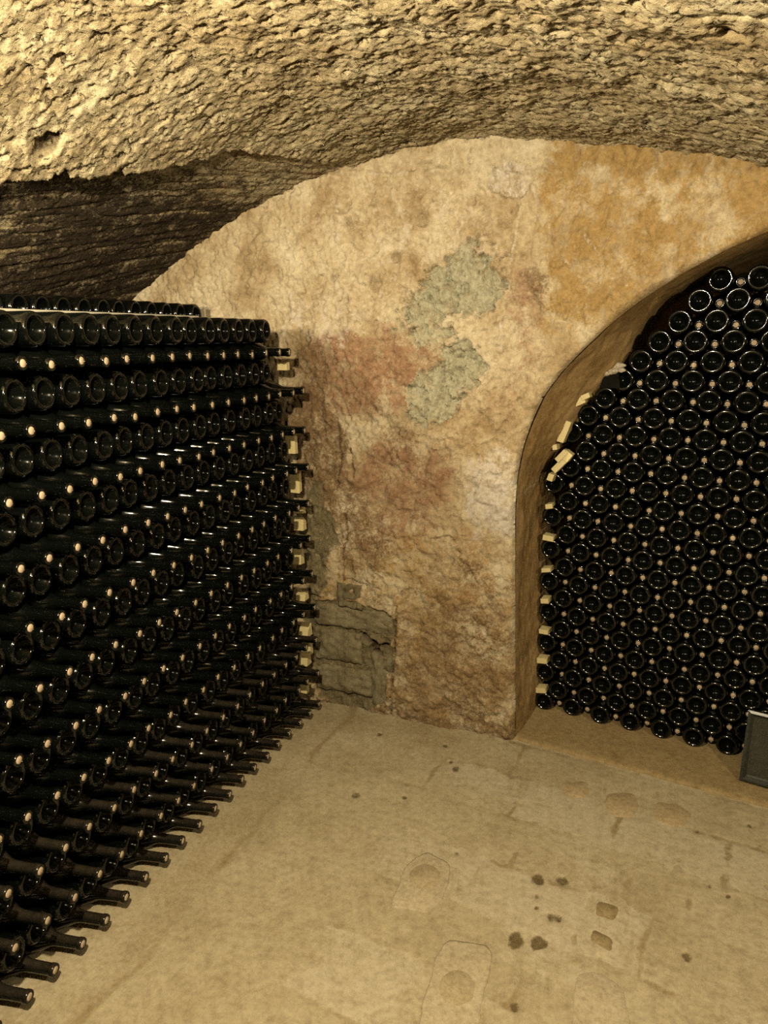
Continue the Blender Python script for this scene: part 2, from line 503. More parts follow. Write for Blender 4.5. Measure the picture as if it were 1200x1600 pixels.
for cx, cz, r in [(-1.122, 1.818, 0.022), (-1.03, 1.918, 0.018), (-1.225, 2.044, 0.016), (-0.928, 2.036, 0.02), (-1.0, 1.79, 0.014), (-0.995, 1.755, 0.016), (-0.474, 1.806, 0.014), (-0.507, 1.764, 0.014), (-0.72, 0.70, 0.012), (-1.30, 1.85, 0.012)]:
    pits = np.maximum(pits, blob(U, Z, cx, cz, r, r * 1.1, 0, wob2, 0.5))
_ru, _rz = U * 0.93 + Z * 0.37, -U * 0.37 + Z * 0.93
c1, c2, cid, cvx, cvy = cells(np.stack([_ru * 42 + wob * 1.2 + wob2, _rz * 19 + wob2 * 1.5], axis=1))
chunk = (cid / 255.0 - 0.5)
tilt = cvx * np.sin(cid * 1.7) + cvy * np.cos(cid * 2.9)
chunk_edge = 1 - ss(0.0, 0.09, c2 - c1)
c3, c4, cid2, _a, _b = cells(np.stack([U * 38 + wob, Z * 30 + wob2], axis=1))
dim = 1 - ss(0.0, 0.45, c3)
ridged = 1 - np.abs(fbm(P3 * np.array([15.0, 1, 9.0]) + 2.2, 4, 0.55)) * 1.8
grey_s = ss(0.35, 0.75, grey)
bil = np.abs(fbm(P3 * np.array([11.0, 1, 11.0]) + 6.6, 3, 0.55))
disp = 0.016 * low + 0.013 * mid + 0.009 * fine + 0.016 * bil
disp -= 0.011 * dim * (cid2 > 110) * ss(0.9, 1.3, Z) * left_wall * (1 - grey_s)
disp += 0.007 * ss(0.55, 1.0, ridged) * ss(-0.55, -0.45, U) * ss(1.3, 1.5, Z)
disp += grey_s * (-0.018 + 0.016 * chunk + 0.020 * tilt + 0.006 * fine - 0.018 * chunk_edge * (cid % 2 == 0))
disp += 0.007 * ss(0.15, 0.45, grey) * (1 - grey_s)
disp += -0.016 * ss(0.3, 0.7, chip) * (0.6 + chunk)
disp += -0.016 * ss(0.4, 0.7, slate) * (U < -1.0) * (Z < 0.52)
disp += 0.005 * vein - 0.012 * crack - 0.07 * cav - 0.016 * pits
R0 = 0.022                                                    # worn rounded arris of the opening
k = np.clip(1 - SD / R0, 0, 1)
recess = R0 * (1 - np.sqrt(np.maximum(1 - k * k, 0))) * (A > -0.2)
disp = disp * (1 - 0.75 * k * (A > -0.2))
# keep the wall clear of the bottles on the left
front = disp - recess
a_pos = np.maximum(A, 0)
X = np.where(A > 0, ON[0] + A * E1[0], U)
Y = np.where(A > 0, ON[1] + A * E1[1], 2.65)
n2 = ss(-0.05, 0.05, A)
NX, NY = -E2[0] * n2, -(1 * (1 - n2) + E2[1] * n2)
V = np.stack([X + NX * front, Y + NY * front, Z], axis=1)
F = grid_faces(len(us), len(zs), flip=False)
ctr_sd = SD[F].mean(axis=1)
ctr_z = V[F][:, :, 2].min(axis=1)
top = vault(V[:, 0]) + 0.07
keep = (ctr_sd >= 0) & (V[F][:, :, 2].min(axis=1) < top[F].min(axis=1))
F = F[keep]
chunk_dark = grey_s * chunk_edge * (cid % 2 == 0)  # thin shadows between the shards painted as dark crevices
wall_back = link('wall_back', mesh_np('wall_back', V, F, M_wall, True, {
    'grey': np.maximum(grey, 0), 'slate': ss(0.3, 0.7, slate), 'red': red * (1 - grey_s) * (0.78 + 0.30 * ss(-0.5, 0.5, mid + 0.6 * fine)), 'umber_shade': np.clip(umber_shade * (1 - grey_s), 0, 1), 'ochre': np.clip(ochre, 0, 1),
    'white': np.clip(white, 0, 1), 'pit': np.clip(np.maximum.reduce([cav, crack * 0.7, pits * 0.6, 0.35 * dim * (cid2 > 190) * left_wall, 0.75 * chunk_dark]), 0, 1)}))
tag(wall_back, 'flaking limewashed pillar wall with rust stains and an arched niche', kind='structure')


# stone blocks laid bare low on the pillar
def block_mesh(name, w, h, t, mat, seed, nx=22, nz=16, rough=0.012):
    """rounded irregular block, front towards -Y, origin at its centre"""
    r = random.Random(seed)
    pts = []
    g = [(i / (nx - 1) * 2 - 1, j / (nz - 1) * 2 - 1) for i in range(nx) for j in range(nz)]
    G = np.array(g)
    e = 1 - np.maximum(np.abs(G[:, 0]) ** 6, np.abs(G[:, 1]) ** 6)
    q = np.stack([G[:, 0] * w * 9 + seed * 3.1, G[:, 1] * h * 9, np.full(len(G), seed * 1.7)], axis=1)
    y = -t / 2 - (-0.010 * (1 - e)) - rough * perlin(q * 2.0) - 0.4 * rough * perlin(q * 6.0)
    wx = 1 + 0.05 * perlin(q * 0.9 + 5)
    V = np.stack([G[:, 0] * w / 2 * wx, y, G[:, 1] * h / 2 * (1 + 0.06 * perlin(q * 0.8 + 9))], axis=1)
    B = V.copy()
    B[:, 1] = t / 2
    n = len(G)
    Fq = [list(f) for f in grid_faces(nx, nz)]
    Fb = [[a + n for a in f[::-1]] for f in Fq]
    ring = [i * nz for i in range(nx)] + [(nx - 1) * nz + j for j in range(1, nz)] + [i * nz + nz - 1 for i in range(nx - 2, -1, -1)] + [j for j in range(nz - 2, 0, -1)]
    side = [[ring[i], ring[i] + n, ring[(i + 1) % len(ring)] + n, ring[(i + 1) % len(ring)]] for i in range(len(ring))]
    return mesh_np(name, np.concatenate([V, B]), np.array(Fq + Fb + side), mat, True)


for i, (cx, cz, w, h, yy) in enumerate([(-1.256, 0.538, 0.115, 0.108, 2.669), (-1.245, 0.432, 0.375, 0.10, 2.682), (-1.325, 0.290, 0.225, 0.145, 2.680), (-1.300, 0.130, 0.27, 0.125, 2.680), (-1.115, 0.150, 0.10, 0.26, 2.688)]):
    b = link('stone_block', block_mesh('stone_block', w, h, 0.07, M_block, i + 1), wall_back, (cx, yy, cz))

# ------------------------------------------------------------------ soffit and reveal of the arch
ds = np.concatenate([np.arange(R0 - 0.004, 0.62, 0.008), np.arange(0.62, 1.5, 0.08)])
ai, di = [g.ravel() for g in np.meshgrid(np.arange(len(ARCH)), ds, indexing='ij')]
wsp = ss(1.05, 1.30, ARCH[ai, 1]) * (1 - ss(1.55, 1.76, ARCH[ai, 1])) * (ARCH[ai, 0] < 1.0) * 0.30 * np.minimum(di, 0.34)     # the niche narrows a little inwards
P = NP(ARCH[ai, 0] + ARCH_N[ai, 0] * wsp, di, ARCH[ai, 1] + ARCH_N[ai, 1] * wsp)
nn = ARCH_N[ai, 0][:, None] * E1 + ARCH_N[ai, 1][:, None] * np.array([0, 0, 1.0])
streak = np.stack([ARCH[ai, 0] * 1.0, di, ARCH[ai, 1]], axis=1)
rl, rm, rf = fbm(P * 3.0, 3), fbm(P * 10 + 4, 4), fbm(P * 36 + 2, 3)
grow = ss(R0, 0.09, di)
hole = 1 - ss(0.012, 0.035, np.linalg.norm((P - NP(0.43, 0.20, 1.755)) * np.array([1, 1, 1.0]), axis=1))
hole = np.maximum(hole, 1 - ss(0.010, 0.03, np.linalg.norm(P - NP(0.40, 0.26, 1.735), axis=1)))
P = P + nn * ((0.010 * rl + 0.006 * rm + 0.002 * rf) * (0.25 + 0.75 * grow) - 0.05 * hole)[:, None]
zz = ARCH[ai, 1]
soot_shade = np.clip(ss(1.58, 1.85, zz + 0.08 * rm) * ss(0.06, 0.24, di + 0.05 * rl) * 0.8, 0, 1)
lime = 0.9 * (1 - ss(0.004, 0.010, np.abs(zz - (1.02 + 0.10 * (di) + 0.012 * rm)))) * (zz < 1.3) * (ARCH[ai, 0] < 0.5)
soffit = link('wall_niche', mesh_np('wall_niche', P, grid_faces(len(ARCH), len(ds), flip=True), M_rev, True, {'soot_shade': soot_shade, 'white': lime, 'pit': hole}))
tag(soffit, 'brown plastered reveal and soffit of the arched niche', kind='structure')
nb = NP(np.array([-0.1, 2.3, 2.3, -0.1]), 1.45, np.array([-0.02, -0.02, 2.1, 2.1]))
tag(link('wall_niche_back', mesh_np('wall_niche_back', nb, [[0, 1, 2, 3]], M_rev)), 'brown rear wall of the arched niche behind the bottles', kind='structure')

# ------------------------------------------------------------------ vault
xs = spaced(-2.95, -2.55, 0.55, 2.9, 0.0058, 0.05)
ys = np.unique(np.round(np.concatenate([np.arange(-2.6, 0.95, 0.05), np.arange(0.95, 2.74, 0.0058)]), 5))
X, Y = [g.ravel() for g in np.meshgrid(xs, ys, indexing='ij')]
P3 = np.stack([X, Y, np.zeros_like(X)], axis=1)
wob = fbm(P3 * 5.0 + 2.7, 5, 0.6)
RX = np.array([-2.9, -2.2, -1.784, -1.701, -1.62, -1.504, -1.426, -1.348, -1.277, -1.1])
RY = np.array([-0.6, 0.55, 1.291, 1.499, 1.69, 1.91, 2.063, 2.204, 2.426, 3.2])
dr = (np.interp(X, RX, RY) - Y) * 0.45 + 0.022 * wob + 0.035 * fbm(P3 * 1.7 + 4.4, 2)            # >0 in front of the broken lip
lip = ss(-0.004, 0.030, dr)
drop = 0.12 * (1 - ss(-1.9, -1.1, X)) * lip
low = fbm(P3 * 2.0 + 8, 3)
mid = fbm(P3 * 8.5, 4, 0.55)
fine = fbm(P3 * 30.0 + 5, 4, 0.65)
q = np.stack([X * 21 + 0.9 * wob, Y * 27 + 0.7 * mid], axis=1)
d1, d2, cid, _a, _b = cells(q)
q2 = np.stack([X * 46 + 1.2 * wob, Y * 62 + 1.2 * mid], axis=1)
g1, g2, gid, _a, _b = cells(q2)
hump = 1 - ss(0.1, 0.7, d1)
pit = (1 - ss(0.06, 0.34, d1)) * (cid < 34)
pit2 = (1 - ss(0.10, 0.42, g1)) * (gid < 70)
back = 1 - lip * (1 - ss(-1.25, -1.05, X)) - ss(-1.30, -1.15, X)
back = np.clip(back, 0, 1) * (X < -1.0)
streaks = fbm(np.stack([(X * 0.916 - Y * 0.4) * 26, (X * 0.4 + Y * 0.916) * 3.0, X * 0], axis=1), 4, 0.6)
rough = 1 - 0.65 * back
Zc = vault(X) - drop
bil = np.abs(fbm(np.stack([X * 17 + 0.5 * wob, Y * 21, X * 0], axis=1), 2, 0.5))
bil2 = np.abs(fbm(np.stack([X * 40 + 0.5 * wob, Y * 52, X * 0 + 4.0], axis=1), 3, 0.6))
hole = ss(0.36, 0.50, fbm(np.stack([X * 17, Y * 34, X * 0 + 9.0], axis=1), 4, 0.6) + 0.12 * low)
pit = np.maximum(pit, hole)
Zc = Zc - rough * (0.020 * low + 0.012 * mid + 0.007 * fine + 0.005 * bil + 0.006 * bil2) + (0.016 * pit + 0.007 * pit2) * rough - 0.012 * back * streaks
big = np.zeros_like(X)
for cx, cy, r in [(-1.536, 1.516, 0.034), (-0.30, 1.718, 0.017), (0.035, 1.598, 0.018), (-0.524, 1.984, 0.020), (-0.828, 1.987, 0.014), (-1.174, 2.094, 0.014), (-0.954, 2.586, 0.025), (-1.615, 1.617, 0.030), (-1.557, 1.776, 0.022), (-0.751, 2.32, 0.016), (-1.302, 1.34, 0.022)]:
    big = np.maximum(big, 1 - ss(0.5, 1.0, np.hypot((X - cx) / (r * 1.6), (Y - cy) / r) + 0.5 * mid))
Zc = Zc + 0.03 * big
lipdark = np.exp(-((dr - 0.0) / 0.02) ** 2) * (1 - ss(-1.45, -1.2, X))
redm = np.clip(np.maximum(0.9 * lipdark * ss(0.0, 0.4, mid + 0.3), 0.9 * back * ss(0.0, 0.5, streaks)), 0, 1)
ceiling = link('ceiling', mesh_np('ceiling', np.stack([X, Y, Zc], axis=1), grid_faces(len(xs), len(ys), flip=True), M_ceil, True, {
    'soot_shade': np.clip(back * (1.05 - 0.5 * ss(0.1, 0.6, -streaks) - 0.45 * ss(-1.85, -1.45, X)), 0, 1), 'red': redm, 'pit': np.clip(np.maximum.reduce([pit * 0.9, pit2 * 0.6, big]), 0, 1)}))  # recess behind the lip: dark stain streaks, with its shade painted in
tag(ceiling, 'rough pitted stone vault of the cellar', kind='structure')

# ------------------------------------------------------------------ floor
xs = spaced(-2.9, -1.75, 0.75, 2.9, 0.0075, 0.06)
ys = np.unique(np.round(np.concatenate([np.arange(-2.6, 0.7, 0.06), np.arange(0.7, 2.8, 0.0075), np.arange(2.8, 4.4, 0.06)]), 5))
X, Y = [g.ravel() for g in np.meshgrid(xs, ys, indexing='ij')]
P3 = np.stack([X, Y, np.zeros_like(X)], axis=1)
wob = fbm(P3 * 6.0, 4)
w2 = fbm(P3 * 22.0 + 3, 4)
low = fbm(P3 * 2.3 + 1, 3)
spot = np.zeros_like(X)
for cx, cy, r in [(-0.985, 2.085, 0.020), (-0.69, 2.373, 0.020), (-0.778, 2.512, 0.014), (-0.72, 2.41, 0.012), (-0.81, 2.138, 0.012), (-0.285, 1.912, 0.020), (-0.214, 1.923, 0.024), (-0.239, 1.669, 0.026), (-0.302, 1.651, 0.028), (-0.227, 1.773, 0.016),
                  (-0.205, 1.775, 0.012), (-0.27, 1.79, 0.010), (-0.279, 1.836, 0.012), (-0.03, 1.80, 0.008), (-0.26, 1.452, 0.014), (0.111, 2.092, 0.020), (0.249, 2.045, 0.012), (0.169, 2.325, 0.009), (0.334, 2.418, 0.012), (-0.553, 1.925, 0.011), (0.138, 1.77, 0.018), (-1.06, 2.50, 0.012), (0.2, 2.07, 0.010)]:
    spot = np.maximum(spot, 1 - ss(0.45, 1.25, np.hypot(X - cx, (Y - cy) * 0.8) / r + 0.6 * w2))
# faint worn paving grid turned with the niche
gx = ((X - ON[0]) * E1[0] + (Y - ON[1]) * E1[1]) / 0.17 + 0.12 * wob
gy = ((X - ON[0]) * E2[0] + (Y - ON[1]) * E2[1]) / 0.23 + 0.10 * wob
gx = gx + 0.5 * (np.floor(gy) % 2)
ex = np.minimum(gx - np.floor(gx), np.ceil(gx) - gx) * 0.17
ey = np.minimum(gy - np.floor(gy), np.ceil(gy) - gy) * 0.23
jl = 1 - ss(0.003, 0.020, np.minimum(ex, ey) + 0.006 * w2)
paved = ss(-1.0, -0.7, X + 0.1 * wob)
joint = jl * paved * ss(-0.3, 0.5, wob) * 0.75
cellv = np.sin(np.floor(gx) * 12.9 + np.floor(gy) * 78.2) * 0.5
pale = np.clip(paved * ss(-0.1, 0.5, cellv) * 0.6 + 0.5 * ss(0.0, 0.5, low), 0, 1)
kerb = ss(-1.245, -1.205, X + 0.035 * wob + 0.04 * low)                     # cement fillet along the stack
joint = np.maximum(joint, 0.5 * ss(-0.6, 0.3, low) * np.exp(-((X + 1.225 + 0.035 * wob + 0.04 * low) / 0.022) ** 2) + 0.45 * (1 - kerb))
joint = np.maximum(joint, 0.5 * blob(X, Y, -1.0, 2.55, 0.5, 0.12, 0, wob * 0.4, 0.5))
Zf = 0.0012 * low + 0.0006 * wob + 0.0006 * w2 - 0.002 * joint - 0.004 * spot
floor = link('floor', mesh_np('floor', np.stack([X, Y, Zf], axis=1), grid_faces(len(xs), len(ys)), M_floor, True, {'spot': np.clip(spot * 1.0, 0, 1), 'joint': np.clip(joint * 1.25, 0, 1), 'pale': np.clip(pale * 1.35, 0, 1)}))
tag(floor, 'worn cement floor with faint paving and round marks', kind='structure')


def poly_slab(name, pts, z0, z1, mat, parent=None, bev=0.004, wobble=0.004, sub=6):
    """low slab with a worn rounded edge from an outline given in metres"""
    P = []
    n = len(pts)
    for i in range(n):
        a, b = np.array(pts[i]), np.array(pts[(i + 1) % n])
        for s in range(sub):
            P.append(a + (b - a) * s / sub)
    P = np.array(P)
    for _ in range(2):
        P = 0.25 * np.roll(P, 1, 0) + 0.5 * P + 0.25 * np.roll(P, -1, 0)
    c = P.mean(axis=0)
    P = P + wobble * np.stack([perlin(np.c_[P * 40, np.full(len(P), 1.0)]), perlin(np.c_[P * 40, np.full(len(P), 7.0)])], axis=1)
    rings = [(1.0, z0), (1.0, z1 - bev * 0.5), (1 - bev / 0.08, z1)]
    m = len(P)
    V, F = [], []
    for s, z in rings:
        for p in P:
            q = c + (p - c) * s
            V.append((q[0] - c[0], q[1] - c[1], z))
    V.append((0, 0, z1))
    for r in range(2):
        for i in range(m):
            j = (i + 1) % m
            F.append((r * m + i, r * m + j, (r + 1) * m + j, (r + 1) * m + i))
    for i in range(m):
        F.append((2 * m + i, 2 * m + (i + 1) % m, len(V) - 1, len(V) - 1))
    area = sum(P[i][0] * P[(i + 1) % m][1] - P[(i + 1) % m][0] * P[i][1] for i in range(m))
    me = bpy.data.meshes.new(name)
    me.from_pydata([tuple(v) for v in V], [], [tuple(dict.fromkeys(f if area > 0 else f[::-1])) for f in F])
    me.materials.append(mat)
    me.polygons.foreach_set('use_smooth', [True] * len(me.polygons))
    o = link(name, me, parent)
    o.location = (c[0], c[1], 0)
    return o, c


def disc_in(slab, c, cx, cy, rx, ry, z, mat, n=26, square=None):
    pts = square or [(cx + rx * math.cos(2 * math.pi * i / n), cy + ry * math.sin(2 * math.pi * i / n)) for i in range(n)]
    o, cc = poly_slab('inset', pts, z - 0.004, z, mat, None, 0.004, 0.003, 2 if not square else 6)
    o.parent = slab
    o.location = (cc[0] - c[0], cc[1] - c[1], 0)
    return o


TOPZ = 0.0024
s, c = poly_slab('paving_stone', [(-0.686, 1.819), (-0.644, 1.898), (-0.556, 1.87), (-0.536, 1.793), (-0.535, 1.713), (-0.56, 1.653), (-0.601, 1.65), (-0.671, 1.636), (-0.675, 1.707)], -0.02, TOPZ, M_paver, floor)
disc_in(s, c, -0.613, 1.786, 0.050, 0.056, TOPZ + 0.001, M_inset)
s, c = poly_slab('paving_stone', [(-0.477, 1.586), (-0.373, 1.609), (-0.349, 1.583), (-0.343, 1.52), (-0.34, 1.441), (-0.33, 1.366), (-0.326, 1.307), (-0.451, 1.257), (-0.476, 1.364), (-0.48, 1.443), (-0.491, 1.526)], -0.02, TOPZ, M_paver, floor)
disc_in(s, c, -0.409, 1.449, 0.046, 0.054, TOPZ + 0.001, M_inset)
s, c = poly_slab('paving_stone', [(-0.134, 1.614), (-0.071, 1.633), (-0.013, 1.605), (0.009, 1.51), (0.02, 1.445), (-0.118, 1.39)], -0.02, TOPZ - 0.001, M_paver, floor)
s, c = poly_slab('paving_stone', [(-0.163, 1.904), (-0.019, 1.934), (-0.006, 1.69), (-0.143, 1.655)], -0.02, TOPZ - 0.002, M_paver, floor)
disc_in(s, c, 0, 0, 0, 0, TOPZ - 0.001, M_inset_dark, square=[(-0.109, 1.884), (-0.046, 1.883), (-0.052, 1.825), (-0.11, 1.822)])
disc_in(s, c, 0, 0, 0, 0, TOPZ - 0.001, M_inset_dark, square=[(-0.109, 1.77), (-0.053, 1.757), (-0.053, 1.707), (-0.112, 1.724)])
for pts in ([(-0.138, 2.422), (-0.044, 2.471), (-0.017, 2.383), (-0.044, 2.312), (-0.13, 2.301)], [(0.034, 2.442), (0.108, 2.455), (0.156, 2.402), (0.129, 2.338), (0.097, 2.315), (0.028, 2.33)], [(-0.3, 2.433), (-0.208, 2.478), (-0.187, 2.378), (-0.276, 2.336)]):
    poly_slab('paving_stone', pts, -0.02, TOPZ - 0.002, M_pink, floor)
for pts in ([(0.035, 2.15), (0.176, 2.16), (0.165, 2.012), (0.023, 1.983)], [(-0.50, 2.42), (-0.36, 2.46), (-0.34, 2.28), (-0.47, 2.24)], [(-0.42, 2.22), (-0.27, 2.27), (-0.26, 2.09), (-0.40, 2.04)]):
    poly_slab('paving_stone', pts, -0.02, TOPZ - 0.0028, M_floor, floor)

# niche floor: a smooth cement slab one low step up
nu, nd = np.arange(-0.05, 2.25, 0.02), np.array([0.0, 0.0, 0.004, 0.010, 0.02, 0.035, 0.06, 0.1, 0.2, 0.4, 0.8, 1.46])
zr = np.array([-0.02, 0.010, 0.014, 0.0165, 0.018, 0.0185, 0.0185, 0.0185, 0.018, 0.018, 0.018, 0.018])
ai, di = np.meshgrid(np.arange(len(nu)), np.arange(len(nd)), indexing='ij')
ai, di = ai.ravel(), di.ravel()
eo = 0.006 * perlin(np.stack([nu[ai] * 5, nu[ai] * 0, nu[ai] * 0], axis=1)) + 0.012
P = NP(nu[ai], nd[di] + eo, zr[di] - 0.006)
slab_o = link('floor_niche', mesh_np('floor_niche', P, grid_faces(len(nu), len(nd)), M_slab))
tag(slab_o, 'smooth cement floor of the arched niche with a low rounded edge', kind='structure')

# ------------------------------------------------------------------ rest of the cellar, outside the picture
def rough_wall(name, p0, p1, h, label):
    p0, p1 = np.array(p0, float), np.array(p1, float)
    L = np.linalg.norm(p1 - p0)
    n, m = int(L / 0.06) + 2, int(h / 0.06) + 2
    a, b = [g.ravel() for g in np.meshgrid(np.linspace(0, 1, n), np.linspace(-0.02, h, m), indexing='ij')]
    d = (p1 - p0) / L
    nr = np.array([-d[1], d[0]])
    q = p0 + (p1 - p0) * a[:, None]
    P = np.c_[q, b]
    dd = 0.03 * fbm(P * 3, 4)
    P[:, 0] += nr[0] * dd
    P[:, 1] += nr[1] * dd
    o = link(name, mesh_np(name, P, grid_faces(n, m), M_dark_wall, True, {}))
    return tag(o, label, kind='structure')


rough_wall('wall_left', (-2.72, 2.7), (-2.72, -2.6), 1.6, 'rough stone wall behind the left bottle stack')
rough_wall('wall_right', (2.3, -2.6), (2.3, 2.7), 2.2, 'rough stone wall on the right of the aisle')
rough_wall('wall_front', (-2.8, -2.5), (2.4, -2.5), 2.35, 'rough stone wall behind the viewer')

# ------------------------------------------------------------------ bottles
PROFILE = [(0.0, 0.026), (0.010, 0.0245), (0.018, 0.0185), (0.0245, 0.0095), (0.0285, 0.0040), (0.0315, 0.0012), (0.0338, 0.0002), (0.0362, 0.0003), (0.0385, 0.0013), (0.0408, 0.0037), (0.0424, 0.0077), (0.0432, 0.0130), (0.0434, 0.020),
           (0.0434, 0.132), (0.0426, 0.147), (0.0395, 0.163), (0.0330, 0.180), (0.0250, 0.196), (0.0188, 0.209), (0.0161, 0.222), (0.0153, 0.240), (0.0149, 0.284), (0.0150, 0.2855), (0.0163, 0.2865), (0.0165, 0.291), (0.0164, 0.2965),
           (0.0155, 0.2995), (0.0130, 0.3000), (0.0100, 0.2990), (0.0096, 0.2960), (0.0, 0.2955)]


def lathe(profile, n):
    V, F = [], []
    idx = []
    for r, z in profile:
        if r == 0.0:
            idx.append([len(V)] * n)
            V.append((0, 0, z))
        else:
            idx.append(list(range(len(V), len(V) + n)))
            V += [(r * math.cos(2 * math.pi * k / n), r * math.sin(2 * math.pi * k / n), z) for k in range(n)]
    for a, b in zip(idx[:-1], idx[1:]):
        for k in range(n):
            j = (k + 1) % n
            f = [a[k], b[k], b[j], a[j]]
            F.append(f)
    # the profile starts inside the punt, so outward normals need this winding
    return np.array(V), np.array([f[::-1] for f in F])


def tri_quads(F):
    """quads (with collapsed ends) to triangles"""
    T = []
    for a, b, c, d in F:
        if a != b and b != c and a != c:
            T.append((a, b, c))
        if a != c and c != d and a != d:
            T.append((a, c, d))
    return np.array(T)


BV, BF = lathe(PROFILE, 40)
BT = tri_quads(BF)
_c = BV[BT].mean(axis=1)
_r = np.hypot(_c[:, 0], _c[:, 1])
BM = np.where(_c[:, 2] > 0.021, 0, np.where(_r < 0.0275, 1, 2))
BM = np.where((_c[:, 2] < 0.03) & (_r < 0.0275), 1, BM)
CV, CF = lathe([(0.0, 0.282), (0.0094, 0.282), (0.0094, 0.2994), (0.0086, 0.3002), (0.0, 0.3004)], 16)
CT = tri_quads(CF)[:]
ME_B = mesh_np('wine_bottle', BV, BT, [M_glass, M_punt, M_heel], True, None, BM)
ME_BL = mesh_np('wine_bottle', BV, BT, [M_glass, M_punt, M_heel_dull], True, None, BM)
ME_BD = mesh_np('wine_bottle_dusty', BV, BT, [M_dusty, M_punt, M_heel], True, None, BM)
ME_C = mesh_np('cork', CV, CT, M_cork)


def axis_matrix(base, direction):
    d = Vector(direction).normalized()
    up = Vector((0, 0, 1))
    x = up.cross(d).normalized()
    y = d.cross(x)
    m = Matrix((x, y, d)).transposed().to_4x4()
    return Matrix.Translation(base) @ m @ Matrix.Rotation(random.uniform(0, 6.28), 4, 'Z')


cam_inv = np.array(cam.matrix_world.inverted())


def project(p):
    q = cam_inv @ np.array([*p, 1.0])
    if q[2] > -0.05:
        return None
    return 600 + FPX * q[0] / -q[2], 800 - FPX * q[1] / -q[2], -q[2]


bottles = []        # dicts: matrix, neck_out, side, row, px, score


def add_bottle(base, direction, neck_out, side, row, tip, dusty=False, jit=1.0):
    d = np.array(direction, float)
    d = d + np.array([0, 0, random.gauss(0, 0.006) * jit]) + np.array([d[1], -d[0], 0]) * random.gauss(0, 0.006) * jit
    base = np.array(base, float) + d * random.gauss(0, 0.0035) * jit
    m = axis_matrix(base, d)
    vis = base + d * (0.30 if neck_out else 0.0)
    px = project(vis)
    inside = px is not None and -6 < px[0] < 1206 and -6 < px[1] < 1606
    score = 0.0
    if inside:
        size = 1.0 if not neck_out else (0.95 if side == 'left' else 0.12)
        if side == 'right' and not neck_out:
            size = 2.2
        if side == 'left' and row == 0:
            size *= 1.5
        score = size / px[2] ** 2
    bottles.append(dict(m=m, neck=neck_out, side=side, row=row, px=px, score=score, dusty=dusty, inside=inside))


PITCH_Y, ROW, Z0 = 0.087, 0.0763, 0.047
XN, XB = -1.372, -1.445                     # cork ends stand proud of the bottle bases
Y_NEAR = 0.30
CY, SY = math.cos(math.radians(10)), math.sin(math.radians(10))      # the bottles lie a little askew to the face of the stack
for k in range(11):
    zn = Z0 + 2 * ROW * k
    end = 2.557 - 0.0042 * k - (PITCH_Y if k == 10 else 0)
    y = end
    while y > Y_NEAR:
        add_bottle((XN - 0.30 * CY, y - 0.30 * SY, zn - (0.006 if k == 0 else 0)), (CY, SY, 0.02 if k == 0 else 0.0), True, 'left', k, None, dusty=(k < 3))
        y -= PITCH_Y
    endb = 2.557 - 0.0042 * k - PITCH_Y / 2 - (PITCH_Y if k >= 9 else 0)
    y = endb
    while y > Y_NEAR:
        add_bottle((XB, y - 0.073 * SY, zn + ROW), (-CY, -SY, 0), False, 'left', k, None)
        y -= PITCH_Y
y = 2.55
while y > Y_NEAR:
    add_bottle((-1.885, y, Z0 + 22 * ROW - 0.004), (-CY, -SY, 0), False, 'left', 11, None)
    y -= PITCH_Y

PR, RR = 0.123, 0.0702
for k in range(26):
    z = 0.0125 + 0.0438 + RR * k - 0.004
    a = (0.050 if k % 2 == 0 else 0.050 + PR / 2)
    lim = 0.04 if k < 15 else (0.085 if k < 17 else 0.09 + 0.0615 * (k - 17))
    while a < 1.30:
        if a >= lim - 0.012:
            # arch height at this place
            h = np.interp(a, _fa[:len(_half), 0][6:], _fa[:len(_half), 1][6:]) - 0.05
            if z < h:
                add_bottle(NP(a, 0.285, z), E2, False, 'right', k, None)
                add_bottle(NP(a + PR / 2, 0.624, z - 0.011), -E2, True, 'right', k, None)
        a += PR

order = sorted([i for i, b in enumerate(bottles) if b['inside']], key=lambda i: -bottles[i]['score'])
single = set(order[:300])
ORD = ['zeroth', 'first', 'second', 'third', 'fourth', 'fifth', 'sixth', 'seventh', 'eighth', 'ninth', 'tenth', 'eleventh', 'twelfth', 'thirteenth', 'fourteenth', 'fifteenth', 'sixteenth', 'seventeenth', 'eighteenth', 'nineteenth', 'twentieth',
       'twenty-first', 'twenty-second', 'twenty-third', 'twenty-fourth', 'twenty-fifth', 'twenty-sixth', 'twenty-seventh', 'twenty-eighth']
rows = {}
for i, b in enumerate(bottles):
    if b['inside']:
        rows.setdefault((b['side'], b['neck'], b['row']), []).append(i)
SV, SF, SM, off = [], [], [], 0
for key, ids in rows.items():
    ids.sort(key=lambda i: bottles[i]['px'][0])
    for n, i in enumerate(ids):
        bottles[i]['n'] = n + 1
